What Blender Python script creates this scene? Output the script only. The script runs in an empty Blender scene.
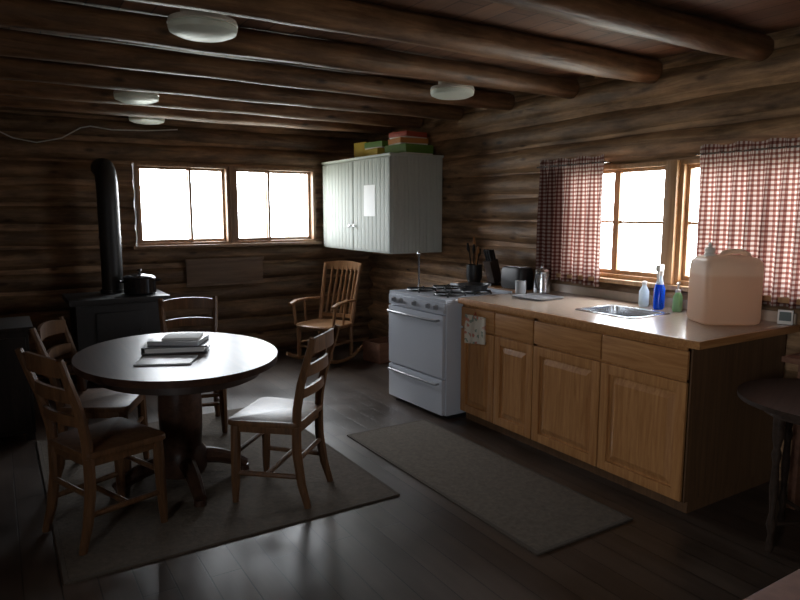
import bpy, bmesh, math, random
from mathutils import Vector, Matrix
random.seed(7)
sc = bpy.context.scene
COL = sc.collection
R = math.radians

# ------------------------------------------------------------------ materials
def _base(name):
    m = bpy.data.materials.new(name); m.use_nodes = True
    nt = m.node_tree
    return m, nt, nt.nodes['Principled BSDF']

def _coords(nt, scale):
    tc = nt.nodes.new('ShaderNodeTexCoord'); mp = nt.nodes.new('ShaderNodeMapping')
    mp.inputs['Scale'].default_value = scale
    nt.links.new(tc.outputs['Object'], mp.inputs['Vector'])
    return mp

def plain(name, col, rough=.5, metal=0, var=.12, scale=9, bump=0, coat=0):
    m, nt, b = _base(name)
    mp = _coords(nt, (scale,)*3)
    n = nt.nodes.new('ShaderNodeTexNoise'); n.inputs['Scale'].default_value = 1; n.inputs['Detail'].default_value = 5
    nt.links.new(mp.outputs[0], n.inputs['Vector'])
    mx = nt.nodes.new('ShaderNodeMix'); mx.data_type = 'RGBA'
    mx.inputs[6].default_value = [min(1, c*(1-var)) for c in col]+[1]
    mx.inputs[7].default_value = [min(1, c*(1+var)) for c in col]+[1]
    nt.links.new(n.outputs['Fac'], mx.inputs[0]); nt.links.new(mx.outputs[2], b.inputs['Base Color'])
    b.inputs['Roughness'].default_value = rough; b.inputs['Metallic'].default_value = metal
    b.inputs['Coat Weight'].default_value = coat
    if bump:
        bp = nt.nodes.new('ShaderNodeBump'); bp.inputs['Strength'].default_value = bump; bp.inputs['Distance'].default_value = .005
        nt.links.new(n.outputs['Fac'], bp.inputs['Height']); nt.links.new(bp.outputs[0], b.inputs['Normal'])
    return m

def wood(name, c1, c2, axis='x', along=1.5, across=25, rough=.5, bump=.2, tone=False, spec=.5, dist=.004):
    m, nt, b = _base(name)
    s = [across]*3; s['xyz'.index(axis)] = along
    mp = _coords(nt, s)
    n = nt.nodes.new('ShaderNodeTexNoise'); n.inputs['Scale'].default_value = 1
    n.inputs['Detail'].default_value = 6; n.inputs['Roughness'].default_value = .65; n.inputs['Distortion'].default_value = .6
    nt.links.new(mp.outputs[0], n.inputs['Vector'])
    rp = nt.nodes.new('ShaderNodeValToRGB')
    rp.color_ramp.elements[0].position = .3; rp.color_ramp.elements[1].position = .72
    rp.color_ramp.elements[0].color = (*c1, 1); rp.color_ramp.elements[1].color = (*c2, 1)
    nt.links.new(n.outputs['Fac'], rp.inputs[0])
    out = rp.outputs[0]
    if tone:
        at = nt.nodes.new('ShaderNodeAttribute'); at.attribute_name = 'tone'
        mx = nt.nodes.new('ShaderNodeMix'); mx.data_type = 'RGBA'; mx.blend_type = 'MULTIPLY'; mx.inputs[0].default_value = 1
        nt.links.new(out, mx.inputs[6]); nt.links.new(at.outputs['Fac'], mx.inputs[7]); out = mx.outputs[2]
        s2 = [9]*3; s2['xyz'.index(axis)] = 3.6
        mp2 = _coords(nt, s2)
        vo = nt.nodes.new('ShaderNodeTexVoronoi'); vo.inputs['Scale'].default_value = .8
        nt.links.new(mp2.outputs[0], vo.inputs['Vector'])
        kr = nt.nodes.new('ShaderNodeValToRGB'); kr.color_ramp.elements[0].position = .05; kr.color_ramp.elements[1].position = .16
        kr.color_ramp.elements[0].color = (.3, .26, .24, 1); kr.color_ramp.elements[1].color = (1, 1, 1, 1)
        nt.links.new(vo.outputs['Distance'], kr.inputs[0])
        bl = nt.nodes.new('ShaderNodeTexNoise'); bl.inputs['Scale'].default_value = .65; bl.inputs['Detail'].default_value = 7; bl.inputs['Roughness'].default_value = .65
        nt.links.new(mp2.outputs[0], bl.inputs['Vector'])
        br = nt.nodes.new('ShaderNodeValToRGB'); br.color_ramp.elements[0].position = .32; br.color_ramp.elements[1].position = .68
        br.color_ramp.elements[0].color = (.48, .46, .44, 1); br.color_ramp.elements[1].color = (1.4, 1.35, 1.28, 1)
        nt.links.new(bl.outputs['Fac'], br.inputs[0])
        for src in (kr, br):
            m2 = nt.nodes.new('ShaderNodeMix'); m2.data_type = 'RGBA'; m2.blend_type = 'MULTIPLY'; m2.inputs[0].default_value = 1
            nt.links.new(out, m2.inputs[6]); nt.links.new(src.outputs[0], m2.inputs[7]); out = m2.outputs[2]
    nt.links.new(out, b.inputs['Base Color'])
    b.inputs['Roughness'].default_value = rough; b.inputs['Specular IOR Level'].default_value = spec
    bp = nt.nodes.new('ShaderNodeBump'); bp.inputs['Strength'].default_value = bump; bp.inputs['Distance'].default_value = dist
    nt.links.new(n.outputs['Fac'], bp.inputs['Height']); nt.links.new(bp.outputs[0], b.inputs['Normal'])
    return m

def planks(name, c1, c2, mortar, width, rough, alongy=True, bump=.5):
    m, nt, b = _base(name)
    tc = nt.nodes.new('ShaderNodeTexCoord'); mp = nt.nodes.new('ShaderNodeMapping')
    if alongy: mp.inputs['Rotation'].default_value = (0, 0, R(90))
    nt.links.new(tc.outputs['Object'], mp.inputs['Vector'])
    br = nt.nodes.new('ShaderNodeTexBrick')
    br.inputs['Color1'].default_value = (*c1, 1); br.inputs['Color2'].default_value = (*c2, 1); br.inputs['Mortar'].default_value = (*mortar, 1)
    br.inputs['Scale'].default_value = 1; br.inputs['Mortar Size'].default_value = .003; br.inputs['Brick Width'].default_value = 2.6
    br.inputs['Row Height'].default_value = width; br.inputs['Bias'].default_value = 0
    nt.links.new(mp.outputs[0], br.inputs['Vector'])
    mp2 = nt.nodes.new('ShaderNodeMapping'); mp2.inputs['Scale'].default_value = (1.5, 22, 22)
    nt.links.new(mp.outputs[0], mp2.inputs['Vector'])
    n = nt.nodes.new('ShaderNodeTexNoise'); n.inputs['Detail'].default_value = 6; n.inputs['Scale'].default_value = 1
    nt.links.new(mp2.outputs[0], n.inputs['Vector'])
    rp = nt.nodes.new('ShaderNodeValToRGB'); rp.color_ramp.elements[0].color = (.55, .55, .55, 1); rp.color_ramp.elements[1].color = (1.25, 1.25, 1.25, 1)
    nt.links.new(n.outputs['Fac'], rp.inputs[0])
    mx = nt.nodes.new('ShaderNodeMix'); mx.data_type = 'RGBA'; mx.blend_type = 'MULTIPLY'; mx.inputs[0].default_value = 1
    nt.links.new(br.outputs['Color'], mx.inputs[6]); nt.links.new(rp.outputs[0], mx.inputs[7])
    n2 = nt.nodes.new('ShaderNodeTexNoise'); n2.inputs['Scale'].default_value = 2.2; n2.inputs['Detail'].default_value = 6
    nt.links.new(mp.outputs[0], n2.inputs['Vector'])
    wr = nt.nodes.new('ShaderNodeValToRGB'); wr.color_ramp.elements[0].position = .3; wr.color_ramp.elements[1].position = .7
    wr.color_ramp.elements[0].color = (.6, .57, .54, 1); wr.color_ramp.elements[1].color = (1.35, 1.3, 1.25, 1)
    nt.links.new(n2.outputs['Fac'], wr.inputs[0])
    mx3 = nt.nodes.new('ShaderNodeMix'); mx3.data_type = 'RGBA'; mx3.blend_type = 'MULTIPLY'; mx3.inputs[0].default_value = 1
    nt.links.new(mx.outputs[2], mx3.inputs[6]); nt.links.new(wr.outputs[0], mx3.inputs[7])
    nt.links.new(mx3.outputs[2], b.inputs['Base Color'])
    mr = nt.nodes.new('ShaderNodeMapRange'); mr.inputs['From Min'].default_value = .3; mr.inputs['From Max'].default_value = .7
    mr.inputs['To Min'].default_value = rough-.07; mr.inputs['To Max'].default_value = rough+.1
    nt.links.new(n2.outputs['Fac'], mr.inputs['Value']); nt.links.new(mr.outputs[0], b.inputs['Roughness'])
    inv = nt.nodes.new('ShaderNodeMath'); inv.operation = 'MULTIPLY_ADD'; inv.inputs[1].default_value = -1
    nt.links.new(br.outputs['Fac'], inv.inputs[0])
    sm = nt.nodes.new('ShaderNodeMath'); sm.operation = 'MULTIPLY'; sm.inputs[1].default_value = .35
    nt.links.new(n.outputs['Fac'], sm.inputs[0]); nt.links.new(sm.outputs[0], inv.inputs[2])
    bp = nt.nodes.new('ShaderNodeBump'); bp.inputs['Strength'].default_value = bump; bp.inputs['Distance'].default_value = .003
    nt.links.new(inv.outputs[0], bp.inputs['Height']); nt.links.new(bp.outputs[0], b.inputs['Normal'])
    return m

def gingham(name):
    m, nt, b = _base(name)
    uv = nt.nodes.new('ShaderNodeUVMap'); sp = nt.nodes.new('ShaderNodeSeparateXYZ')
    nt.links.new(uv.outputs[0], sp.inputs[0])
    outs = []
    for k in (0, 1):
        a = nt.nodes.new('ShaderNodeMath'); a.operation = 'MULTIPLY'; a.inputs[1].default_value = 35
        f = nt.nodes.new('ShaderNodeMath'); f.operation = 'FRACT'
        g = nt.nodes.new('ShaderNodeMath'); g.operation = 'GREATER_THAN'; g.inputs[1].default_value = .5
        nt.links.new(sp.outputs[k], a.inputs[0]); nt.links.new(a.outputs[0], f.inputs[0]); nt.links.new(f.outputs[0], g.inputs[0])
        outs.append(g)
    ad = nt.nodes.new('ShaderNodeMath'); ad.operation = 'ADD'
    nt.links.new(outs[0].outputs[0], ad.inputs[0]); nt.links.new(outs[1].outputs[0], ad.inputs[1])
    h = nt.nodes.new('ShaderNodeMath'); h.operation = 'MULTIPLY'; h.inputs[1].default_value = .5
    nt.links.new(ad.outputs[0], h.inputs[0])
    rp = nt.nodes.new('ShaderNodeValToRGB'); e = rp.color_ramp.elements
    e[0].color = (.40, .34, .305, 1); e[1].color = (.095, .030, .024, 1); x = e.new(.5); x.color = (.195, .095, .078, 1)
    nt.links.new(h.outputs[0], rp.inputs[0])
    df = nt.nodes.new('ShaderNodeBsdfDiffuse'); tr = nt.nodes.new('ShaderNodeBsdfTranslucent'); ms = nt.nodes.new('ShaderNodeMixShader')
    ms.inputs[0].default_value = .27
    nt.links.new(rp.outputs[0], df.inputs[0]); nt.links.new(rp.outputs[0], tr.inputs[0])
    nt.links.new(df.outputs[0], ms.inputs[1]); nt.links.new(tr.outputs[0], ms.inputs[2])
    nt.links.new(ms.outputs[0], nt.nodes['Material Output'].inputs['Surface'])
    return m

def translucent(name, col, fac=.4, rough=.35):
    m, nt, b = _base(name)
    b.inputs['Base Color'].default_value = (*col, 1); b.inputs['Roughness'].default_value = rough
    tr = nt.nodes.new('ShaderNodeBsdfTranslucent'); tr.inputs[0].default_value = (*col, 1)
    n = nt.nodes.new('ShaderNodeTexNoise'); n.inputs['Scale'].default_value = 6
    mr = nt.nodes.new('ShaderNodeMapRange'); mr.inputs['To Min'].default_value = fac-.08; mr.inputs['To Max'].default_value = fac+.08
    nt.links.new(n.outputs['Fac'], mr.inputs['Value'])
    ms = nt.nodes.new('ShaderNodeMixShader'); nt.links.new(mr.outputs[0], ms.inputs[0])
    nt.links.new(b.outputs[0], ms.inputs[1]); nt.links.new(tr.outputs[0], ms.inputs[2])
    nt.links.new(ms.outputs[0], nt.nodes['Material Output'].inputs['Surface'])
    return m

def jug_mat():
    m = translucent('jug_plastic', (.75, .55, .40), .58, .4)
    nt = m.node_tree; b = nt.nodes['Principled BSDF']
    tr = [n for n in nt.nodes if n.type == 'BSDF_TRANSLUCENT'][0]
    tc = nt.nodes.new('ShaderNodeTexCoord'); sp = nt.nodes.new('ShaderNodeSeparateXYZ'); nt.links.new(tc.outputs['Object'], sp.inputs[0])
    rp = nt.nodes.new('ShaderNodeValToRGB'); e = rp.color_ramp.elements
    e[0].position = .262; e[0].color = (.70, .52, .385, 1); e[1].position = .28; e[1].color = (.77, .64, .52, 1)
    nt.links.new(sp.outputs[2], rp.inputs[0]); nt.links.new(rp.outputs[0], b.inputs['Base Color']); nt.links.new(rp.outputs[0], tr.inputs[0])
    return m

def pane_mat():
    m, nt, b = _base('window_glass')
    t = nt.nodes.new('ShaderNodeBsdfTransparent'); g = nt.nodes.new('ShaderNodeBsdfGlossy'); g.inputs['Roughness'].default_value = .05
    ms = nt.nodes.new('ShaderNodeMixShader'); ms.inputs[0].default_value = .04
    nt.links.new(t.outputs[0], ms.inputs[1]); nt.links.new(g.outputs[0], ms.inputs[2])
    nt.links.new(ms.outputs[0], nt.nodes['Material Output'].inputs['Surface'])
    return m

M = {}
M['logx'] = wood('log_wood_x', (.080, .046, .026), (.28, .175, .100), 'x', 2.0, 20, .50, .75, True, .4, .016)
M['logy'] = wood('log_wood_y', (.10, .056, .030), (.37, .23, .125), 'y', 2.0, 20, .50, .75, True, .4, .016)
M['beam'] = wood('beam_wood', (.085, .043, .023), (.29, .162, .088), 'x', 2.0, 20, .45, .65, True, .4, .013)
M['floor'] = planks('floor_boards', (.044, .031, .024), (.066, .048, .037), (.014, .010, .008), .135, .36)
M['ceil'] = planks('ceiling_boards', (.16, .08, .05), (.25, .135, .085), (.012, .008, .006), .15, .6)
M['oak'] = wood('oak', (.27, .110, .034), (.48, .240, .090), 'z', 3, 45, .36, .12)
M['oakh'] = wood('oak_horizontal', (.27, .110, .034), (.48, .240, .090), 'x', 3, 45, .36, .12)
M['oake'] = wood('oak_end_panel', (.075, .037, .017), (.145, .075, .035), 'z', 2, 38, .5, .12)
M['chair'] = wood('chair_wood', (.058, .026, .011), (.155, .075, .032), 'z', 3, 35, .38, .1, False, .35)
M['table'] = wood('table_wood', (.026, .012, .008), (.066, .033, .020), 'y', 2, 30, .36, .08, False, .16)
M['rock'] = wood('rocker_wood', (.17, .08, .032), (.34, .18, .08), 'z', 3, 35, .35, .1)
M['dark'] = wood('dark_wood', (.018, .011, .009), (.052, .031, .022), 'z', 2, 30, .4, .1)
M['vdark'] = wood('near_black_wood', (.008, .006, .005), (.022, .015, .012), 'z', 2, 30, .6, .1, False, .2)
M['board'] = wood('flat_board', (.10, .06, .04), (.21, .135, .085), 'x', 2, 30, .6, .2)
M['frame'] = wood('window_frame_wood', (.18, .10, .055), (.34, .205, .115), 'z', 2, 30, .45, .1)
M['frameh'] = wood('honey_window_wood', (.30, .155, .065), (.52, .31, .15), 'z', 2, 30, .45, .1)
M['lam'] = plain('laminate', (.40, .31, .24), .24, 0, .12, 40)
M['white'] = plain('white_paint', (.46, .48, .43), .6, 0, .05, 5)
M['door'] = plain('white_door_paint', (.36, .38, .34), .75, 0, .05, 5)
M['enamel'] = plain('white_enamel', (.56, .59, .65), .2, 0, .03, 4, 0, .2)
M['black'] = plain('black_iron', (.012, .012, .013), .45, 0, .3, 30, .1)
M['blkgl'] = plain('black_enamel', (.012, .012, .014), .12, 0, .2, 10)
M['steel'] = plain('steel', (.55, .56, .58), .25, 1, .1, 20)
M['chrome'] = plain('chrome', (.6, .6, .62), .18, 1, .05, 10)
M['knob'] = plain('knob_gray', (.30, .31, .33), .3, 0, .1, 10)
M['rug'] = plain('rug_wool', (.080, .061, .043), .95, 0, .5, 40, .9)
M['runner'] = plain('runner_wool', (.105, .083, .060), .95, 0, .5, 40, .9)
M['rugb'] = plain('rug_binding', (.070, .054, .039), .95, 0, .2, 60, .4)
M['paper'] = plain('paper', (.75, .75, .73), .7, 0, .04, 10)
M['gray'] = plain('gray_cover', (.40, .42, .44), .35, 0, .08, 10)
M['binder'] = plain('binder_cover', (.05, .05, .055), .3, 0, .2, 10)
M['gingham'] = gingham('gingham_cloth')
M['jug'] = jug_mat()
M['cap'] = plain('cap_white', (.7, .66, .6), .4)
M['glassl'] = translucent('opal_glass', (.88, .92, .86), .35)
M['blue'] = translucent('blue_soap', (.01, .12, .70), .4, .15)
M['green'] = translucent('green_soap', (.35, .55, .32), .5, .15)
M['clear'] = translucent('clear_plastic', (.65, .72, .76), .5, .15)
M['pane'] = pane_mat()
M['yellow'] = plain('yellow_card', (.50, .38, .05), .5)
M['greenb'] = plain('green_card', (.11, .22, .04), .5)
M['red'] = plain('red_card', (.36, .055, .03), .5)
M['orange'] = plain('orange_card', (.45, .18, .04), .5)
M['cable'] = plain('cable_white', (.6, .6, .58), .5)
M['screen'] = plain('lcd_screen', (.10, .12, .11), .2)
M['tablecl'] = plain('red_tablecloth', (.22, .11, .08), .7, 0, .3, 30, .1)
M['crate'] = wood('crate_wood', (.12, .05, .03), (.25, .12, .07), 'x', 2, 25, .6, .1)
M['stool'] = wood('black_brown_wood', (.018, .012, .009), (.045, .028, .020), 'x', 2, 30, .45, .1, False, .12)
def patch_mat():
    m, nt, b = _base('patterned_cloth')
    mp = _coords(nt, (45, 45, 45)); v = nt.nodes.new('ShaderNodeTexVoronoi'); nt.links.new(mp.outputs[0], v.inputs['Vector']); v.inputs['Scale'].default_value = 1
    sp = nt.nodes.new('ShaderNodeSeparateColor'); nt.links.new(v.outputs['Color'], sp.inputs[0])
    rp = nt.nodes.new('ShaderNodeValToRGB'); rp.color_ramp.interpolation = 'CONSTANT'; e = rp.color_ramp.elements
    e[0].color = (.62, .56, .46, 1); e[1].position = .86; e[1].color = (.22, .26, .20, 1)
    a = e.new(.6); a.color = (.50, .20, .14, 1); a = e.new(.7); a.color = (.60, .52, .40, 1)
    nt.links.new(sp.outputs[0], rp.inputs[0]); nt.links.new(rp.outputs[0], b.inputs['Base Color']); b.inputs['Roughness'].default_value = .9
    return m
M['cloth'] = patch_mat()

# ------------------------------------------------------------------ mesh builder
class MB:
    def __init__(s):
        s.bm = bmesh.new(); s.tone = s.bm.verts.layers.float.new('tone'); s.uv = None
    def mark(s, vs, t):
        for v in vs: v[s.tone] = t
    def box(s, c, d, bev=0, rot=None, t=1.0):
        m = Matrix.Translation(c)
        if rot is not None: m = m @ rot
        m = m @ Matrix.Diagonal((d[0], d[1], d[2], 1))
        r = bmesh.ops.create_cube(s.bm, size=1, matrix=m)
        s.mark(r['verts'], t)
        if bev:
            es = list({e for v in r['verts'] for e in v.link_edges})
            bmesh.ops.bevel(s.bm, geom=es, offset=bev, segments=2, affect='EDGES', profile=.7)
        return s
    def cyl(s, p0, p1, r0, r1=None, seg=16, t=1.0):
        p0 = Vector(p0); p1 = Vector(p1); r1 = r0 if r1 is None else r1
        d = p1-p0
        m = Matrix.Translation((p0+p1)/2) @ d.to_track_quat('Z', 'Y').to_matrix().to_4x4()
        r = bmesh.ops.create_cone(s.bm, cap_ends=True, segments=seg, radius1=r0, radius2=r1, depth=d.length, matrix=m)
        s.mark(r['verts'], t); return s
    def rings(s, rs, cap=True, t=1.0, close=False):
        vv = [[s.bm.verts.new(p) for p in ring] for ring in rs]
        for r in vv: s.mark(r, t)
        n = len(vv[0]); m = len(vv)
        for i in range(m if close else m-1):
            for j in range(n):
                a, b = vv[i], vv[(i+1) % m]
                s.bm.faces.new((a[j], a[(j+1) % n], b[(j+1) % n], b[j]))
        if cap and not close:
            s.bm.faces.new(list(reversed(vv[0]))); s.bm.faces.new(vv[-1])
        return s
    def lathe(s, prof, o=(0, 0, 0), seg=24, sx=1, sy=1):
        o = Vector(o)
        return s.rings([[o+Vector((max(r, .0005)*sx*math.cos(2*math.pi*k/seg), max(r, .0005)*sy*math.sin(2*math.pi*k/seg), z)) for k in range(seg)] for r, z in prof])
    def sup(s, secs, o=(0, 0, 0), seg=32, n=4):
        o = Vector(o); rs = []
        for z, rx, ry in secs:
            ring = []
            for k in range(seg):
                a = 2*math.pi*k/seg; c, q = math.cos(a), math.sin(a)
                ring.append(o+Vector((rx*math.copysign(abs(c)**(2/n), c), ry*math.copysign(abs(q)**(2/n), q), z)))
            rs.append(ring)
        return s.rings(rs)
    def tube(s, pts, r, seg=10, t=1.0, flat=1.0, close=False):
        pts = [Vector(p) for p in pts]; n = len(pts)
        rr = r if isinstance(r, (list, tuple)) else [r]*n
        rs = []; up = None
        for i, p in enumerate(pts):
            if close: d = pts[(i+1) % n]-pts[i-1]
            else: d = pts[min(i+1, n-1)]-pts[max(i-1, 0)]
            d.normalize()
            if up is None:
                up = Vector((0, 0, 1)) if abs(d.z) < .9 else Vector((0, 1, 0))
            a = d.cross(up).normalized(); up = a.cross(d).normalized()
            rs.append([p+(a*math.cos(2*math.pi*k/seg)+up*math.sin(2*math.pi*k/seg)*flat)*rr[i] for k in range(seg)])
        return s.rings(rs, True, t, close)
    def slab(s, outline, z0, z1, bev=0):
        a = [s.bm.verts.new((x, y, z0)) for x, y in outline]; b = [s.bm.verts.new((x, y, z1)) for x, y in outline]
        s.mark(a, 1); s.mark(b, 1); n = len(a)
        fs = [s.bm.faces.new(list(reversed(a))), s.bm.faces.new(b)]
        for j in range(n): fs.append(s.bm.faces.new((a[j], a[(j+1) % n], b[(j+1) % n], b[j])))
        if bev:
            es = [e for f in fs[:2] for e in f.edges]
            bmesh.ops.bevel(s.bm, geom=list(set(es)), offset=bev, segments=3, affect='EDGES', profile=.5)
        return s
    def slat(s, x0, x1, yf, z0, z1, th, n=10, arch=0, sag=0):
        rs = []
        for i in range(n+1):
            u = i/n; x = x0+(x1-x0)*u; k = 4*u*(1-u)
            y = yf(u); zt = z1+arch*k; zb = z0+sag*k
            rs.append([Vector((x, y-th/2, zb)), Vector((x, y+th/2, zb)), Vector((x, y+th/2, zt)), Vector((x, y-th/2, zt))])
        return s.rings(rs)
    def obj(s, name, mat, parent=None, smooth=35, loc=None, rz=0):
        bmesh.ops.recalc_face_normals(s.bm, faces=s.bm.faces)
        me = bpy.data.meshes.new(name); s.bm.to_mesh(me); s.bm.free()
        me.materials.append(mat)
        for p in me.polygons: p.use_smooth = True
        me.set_sharp_from_angle(angle=R(smooth))
        o = bpy.data.objects.new(name, me); COL.objects.link(o)
        if parent: o.parent = parent
        if loc: o.location = loc
        o.rotation_euler[2] = rz
        return o

def tag(o, label, cat, group=None, kind=None):
    o['label'] = label; o['category'] = cat
    if group: o['group'] = group
    if kind: o['kind'] = kind
    return o
def thing(name, label, cat, loc=(0, 0, 0), rz=0, group=None):
    o = bpy.data.objects.new(name, None); o.empty_display_size = .1; COL.objects.link(o)
    o.location = loc; o.rotation_euler[2] = rz
    return tag(o, label, cat, group)
def solid(mb, name, mat, label, cat, loc=(0, 0, 0), rz=0, group=None):
    return tag(mb.obj(name, mat, None, 35, loc, rz), label, cat, group)
def copy_thing(src, loc, rz, label=None):
    o = src.copy(); COL.objects.link(o); o.location = loc; o.rotation_euler[2] = rz
    if label: o['label'] = label
    def rec(a, b):
        for ch in a.children:
            c = ch.copy(); COL.objects.link(c); c.parent = b; rec(ch, c)
    rec(src, o)
    return o
def struct(o):
    o['kind'] = 'structure'; return o

# ------------------------------------------------------------------ room
WX = 3.75; WY = 6.70; LX = -1.6; NY = -1.8; CZ = 2.52; LR = .104
def log_wall(name, axis, a0, a1, face, sgn, zoff, openings, mat, top=CZ, h=.2):
    mb = MB(); cc = face+sgn*.1
    def P(a, c, z): return Vector((a, c, z)) if axis == 'x' else Vector((c, a, z))
    z = zoff
    while z < top-.01:
        zc = z+h/2
        segs = [(a0, a1)]
        for (o0, o1, z0, z1) in openings:
            if z0-.02 < zc < z1+.02:
                ns = []
                for s0, s1 in segs:
                    if o0 > s0 and o1 < s1: ns += [(s0, o0), (o1, s1)]
                    else: ns.append((s0, s1))
                segs = ns
        tone = random.uniform(.65, 1.3); rad = LR*random.uniform(.91, .99)
        ph = [random.uniform(0, 6.3) for _ in range(3)]; off = random.uniform(-.014, .014)
        for s0, s1 in segs:
            n = max(2, int((s1-s0)/.11)); rs = []
            lump = [random.uniform(-.018, .018) for _ in range(20)]
            for i in range(n+1):
                a = s0+(s1-s0)*i/n; rj = rad*(1+.035*math.sin(a*1.7+ph[0])+.028*math.sin(a*6.1+ph[1])+random.uniform(-.013, .013))
                dz = .010*math.sin(a*1.1+ph[2])
                rs.append([P(a, cc+off+rj*(1+lump[k])*math.cos(2*math.pi*k/20), zc+dz+rj*(1+lump[k])*math.sin(2*math.pi*k/20)) for k in range(20)])
            mb.rings(rs, True, tone)
        z += h
    def slab(b0, b1, z0, z1):
        if b1-b0 < .01 or z1-z0 < .01: return
        c = P((b0+b1)/2, cc+sgn*.0, (z0+z1)/2); d = (b1-b0, .115, z1-z0) if axis == 'x' else (.115, b1-b0, z1-z0)
        mb.box(c, d, t=1.5)
    if openings:
        z0 = openings[0][2]; z1 = openings[0][3]
        slab(a0, a1, -.1, z0); slab(a0, a1, z1, top)
        cur = a0
        for o in sorted(openings):
            slab(cur, o[0], z0, z1); cur = o[1]
        slab(cur, a1, z0, z1)
    else: slab(a0, a1, -.1, top)
    return struct(mb.obj(name, mat, None, 60))

BW = (1.17, 3.07, 1.2, 2.0)
RW = (1.55, 3.62, 1.06, 1.86)
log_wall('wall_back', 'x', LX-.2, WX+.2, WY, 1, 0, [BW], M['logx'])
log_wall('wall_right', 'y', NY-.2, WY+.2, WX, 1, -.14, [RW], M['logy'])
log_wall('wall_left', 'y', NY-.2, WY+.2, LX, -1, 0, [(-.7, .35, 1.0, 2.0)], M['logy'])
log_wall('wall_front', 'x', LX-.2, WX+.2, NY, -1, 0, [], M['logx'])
struct(MB().box(((LX+WX)/2, (NY+WY)/2, -.05), (WX-LX+.6, WY-NY+.6, .1)).obj('floor', M['floor']))
struct(MB().box(((LX+WX)/2, (NY+WY)/2, CZ+.04), (WX-LX+.6, WY-NY+.6, .08)).obj('ceiling', M['ceil']))

for i, y in enumerate([-1.4, -.7, 0, .7, 1.45, 2.15, 2.87, 3.58, 4.28, 4.98, 5.64, 6.24]):
    mb = MB(); n = 50; rs = []
    r0 = .075+random.uniform(-.007, .006); ph = [random.uniform(0, 6) for _ in range(3)]
    lump = [random.uniform(-.02, .02) for _ in range(20)]
    for k in range(n+1):
        x = LX+.01+(WX-.02-LX)*k/n; rj = r0*(1+.04*math.sin(x*2+ph[0])+.03*math.sin(x*7+ph[1])+random.uniform(-.010, .010)); dy = .012*math.sin(x*1.3+ph[2])
        rs.append([Vector((x, dy+rj*(1+lump[j])*math.cos(2*math.pi*j/20), rj*(1+lump[j])*math.sin(2*math.pi*j/20))) for j in range(20)])
    mb.rings(rs, True, random.uniform(.75, 1.2))
    solid(mb, 'ceiling_beam', M['beam'], 'peeled brown log beam spanning under the board ceiling', 'beam', (0, y, CZ-.077), 0, 'ceiling log beams')

def window(name, axis, a0, a1, z0, z1, pos, splits, hor, mat=None, fw=.03, deep=.17, sw=.025):
    mb = MB(); mat = mat or M['frame']
    def bx(a, b, za, zb, dep, off=0):
        c = ((a+b)/2, pos+off, (za+zb)/2); d = (b-a, dep, zb-za)
        if axis == 'y': c = (c[1], c[0], c[2]); d = (d[1], d[0], d[2])
        mb.box(c, d, .003)
    bx(a0, a1, z0, z0+fw, deep); bx(a0, a1, z1-fw, z1, deep)
    bx(a0, a0+fw, z0+fw, z1-fw, deep); bx(a1-fw, a1, z0+fw, z1-fw, deep)
    edges = [a0+fw]+splits+[a1-fw]
    for i in range(len(edges)-1):
        s0, s1 = edges[i], edges[i+1]; of = .022*(1 if i % 2 else -1) if not hor else 0
        if not hor and i: s0 -= .03
        bx(s0, s0+sw, z0+fw, z1-fw, .035, of); bx(s1-sw, s1, z0+fw, z1-fw, .035, of)
        bx(s0+sw, s1-sw, z0+fw, z0+fw+.03, .035, of); bx(s0+sw, s1-sw, z1-fw-.025, z1-fw, .035, of)
        if hor:
            zm = (z0+z1)/2; bx(s0+sw, s1-sw, zm-.009, zm+.009, .025)
    o = struct(mb.obj(name, mat))
    g = MB(); c = ((a0+a1)/2, pos, (z0+z1)/2); d = (a1-a0-2*fw, .004, z1-z0-2*fw)
    if axis == 'y': c = (c[1], c[0], c[2]); d = (d[1], d[0], d[2])
    g.box(c, d); g.obj('glass', M['pane'], o)
    return o
window('window_1', 'x', 1.18, 2.095, 1.2, 2.0, WY+.06, [1.72], False, deep=.14)
window('window_2', 'x', 2.135, 3.06, 1.2, 2.0, WY+.06, [2.545], False, deep=.14)
struct(MB().box((2.115, WY+.06, 1.6), (.038, .16, .8)).obj('trim_1', M['frame']))
window('window_3', 'y', 2.72, 3.61, 1.06, 1.86, WX+.05, [3.16], True, M['frameh'], deep=.10)
window('window_4', 'y', 1.56, 2.64, 1.06, 1.86, WX+.05, [2.10], True, M['frameh'], deep=.10)
struct(MB().box((WX+.04, 2.68, 1.46), (.14, .078, .8), .008).obj('trim_2', M['frameh']))
window('unseen_fill_window', 'y', -.69, .34, 1.0, 2.0, LX-.10, [-.15], False)  # unseen left-wall window, added and sized as fill light for the cabinet fronts
struct(MB().box((2.12, WY-.025, 1.19), (1.98, .06, .03), .004).obj('trim_3', M['frame']))
struct(MB().box((WX-.02, 2.585, 1.045), (.07, 2.15, .03), .004).obj('trim_4', M['frameh']))
mb = MB(); mb.box((0, 0, 0), (.80, .03, .28), .004); mb.box((0, -.02, -.125), (.82, .02, .03), .003); mb.box((0, -.02, .125), (.82, .02, .03), .003)
solid(mb, 'wooden_board', M['board'], 'flat dark wooden board mounted on logs below the window', 'board', (2.02, WY-.022, .92))

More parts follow.
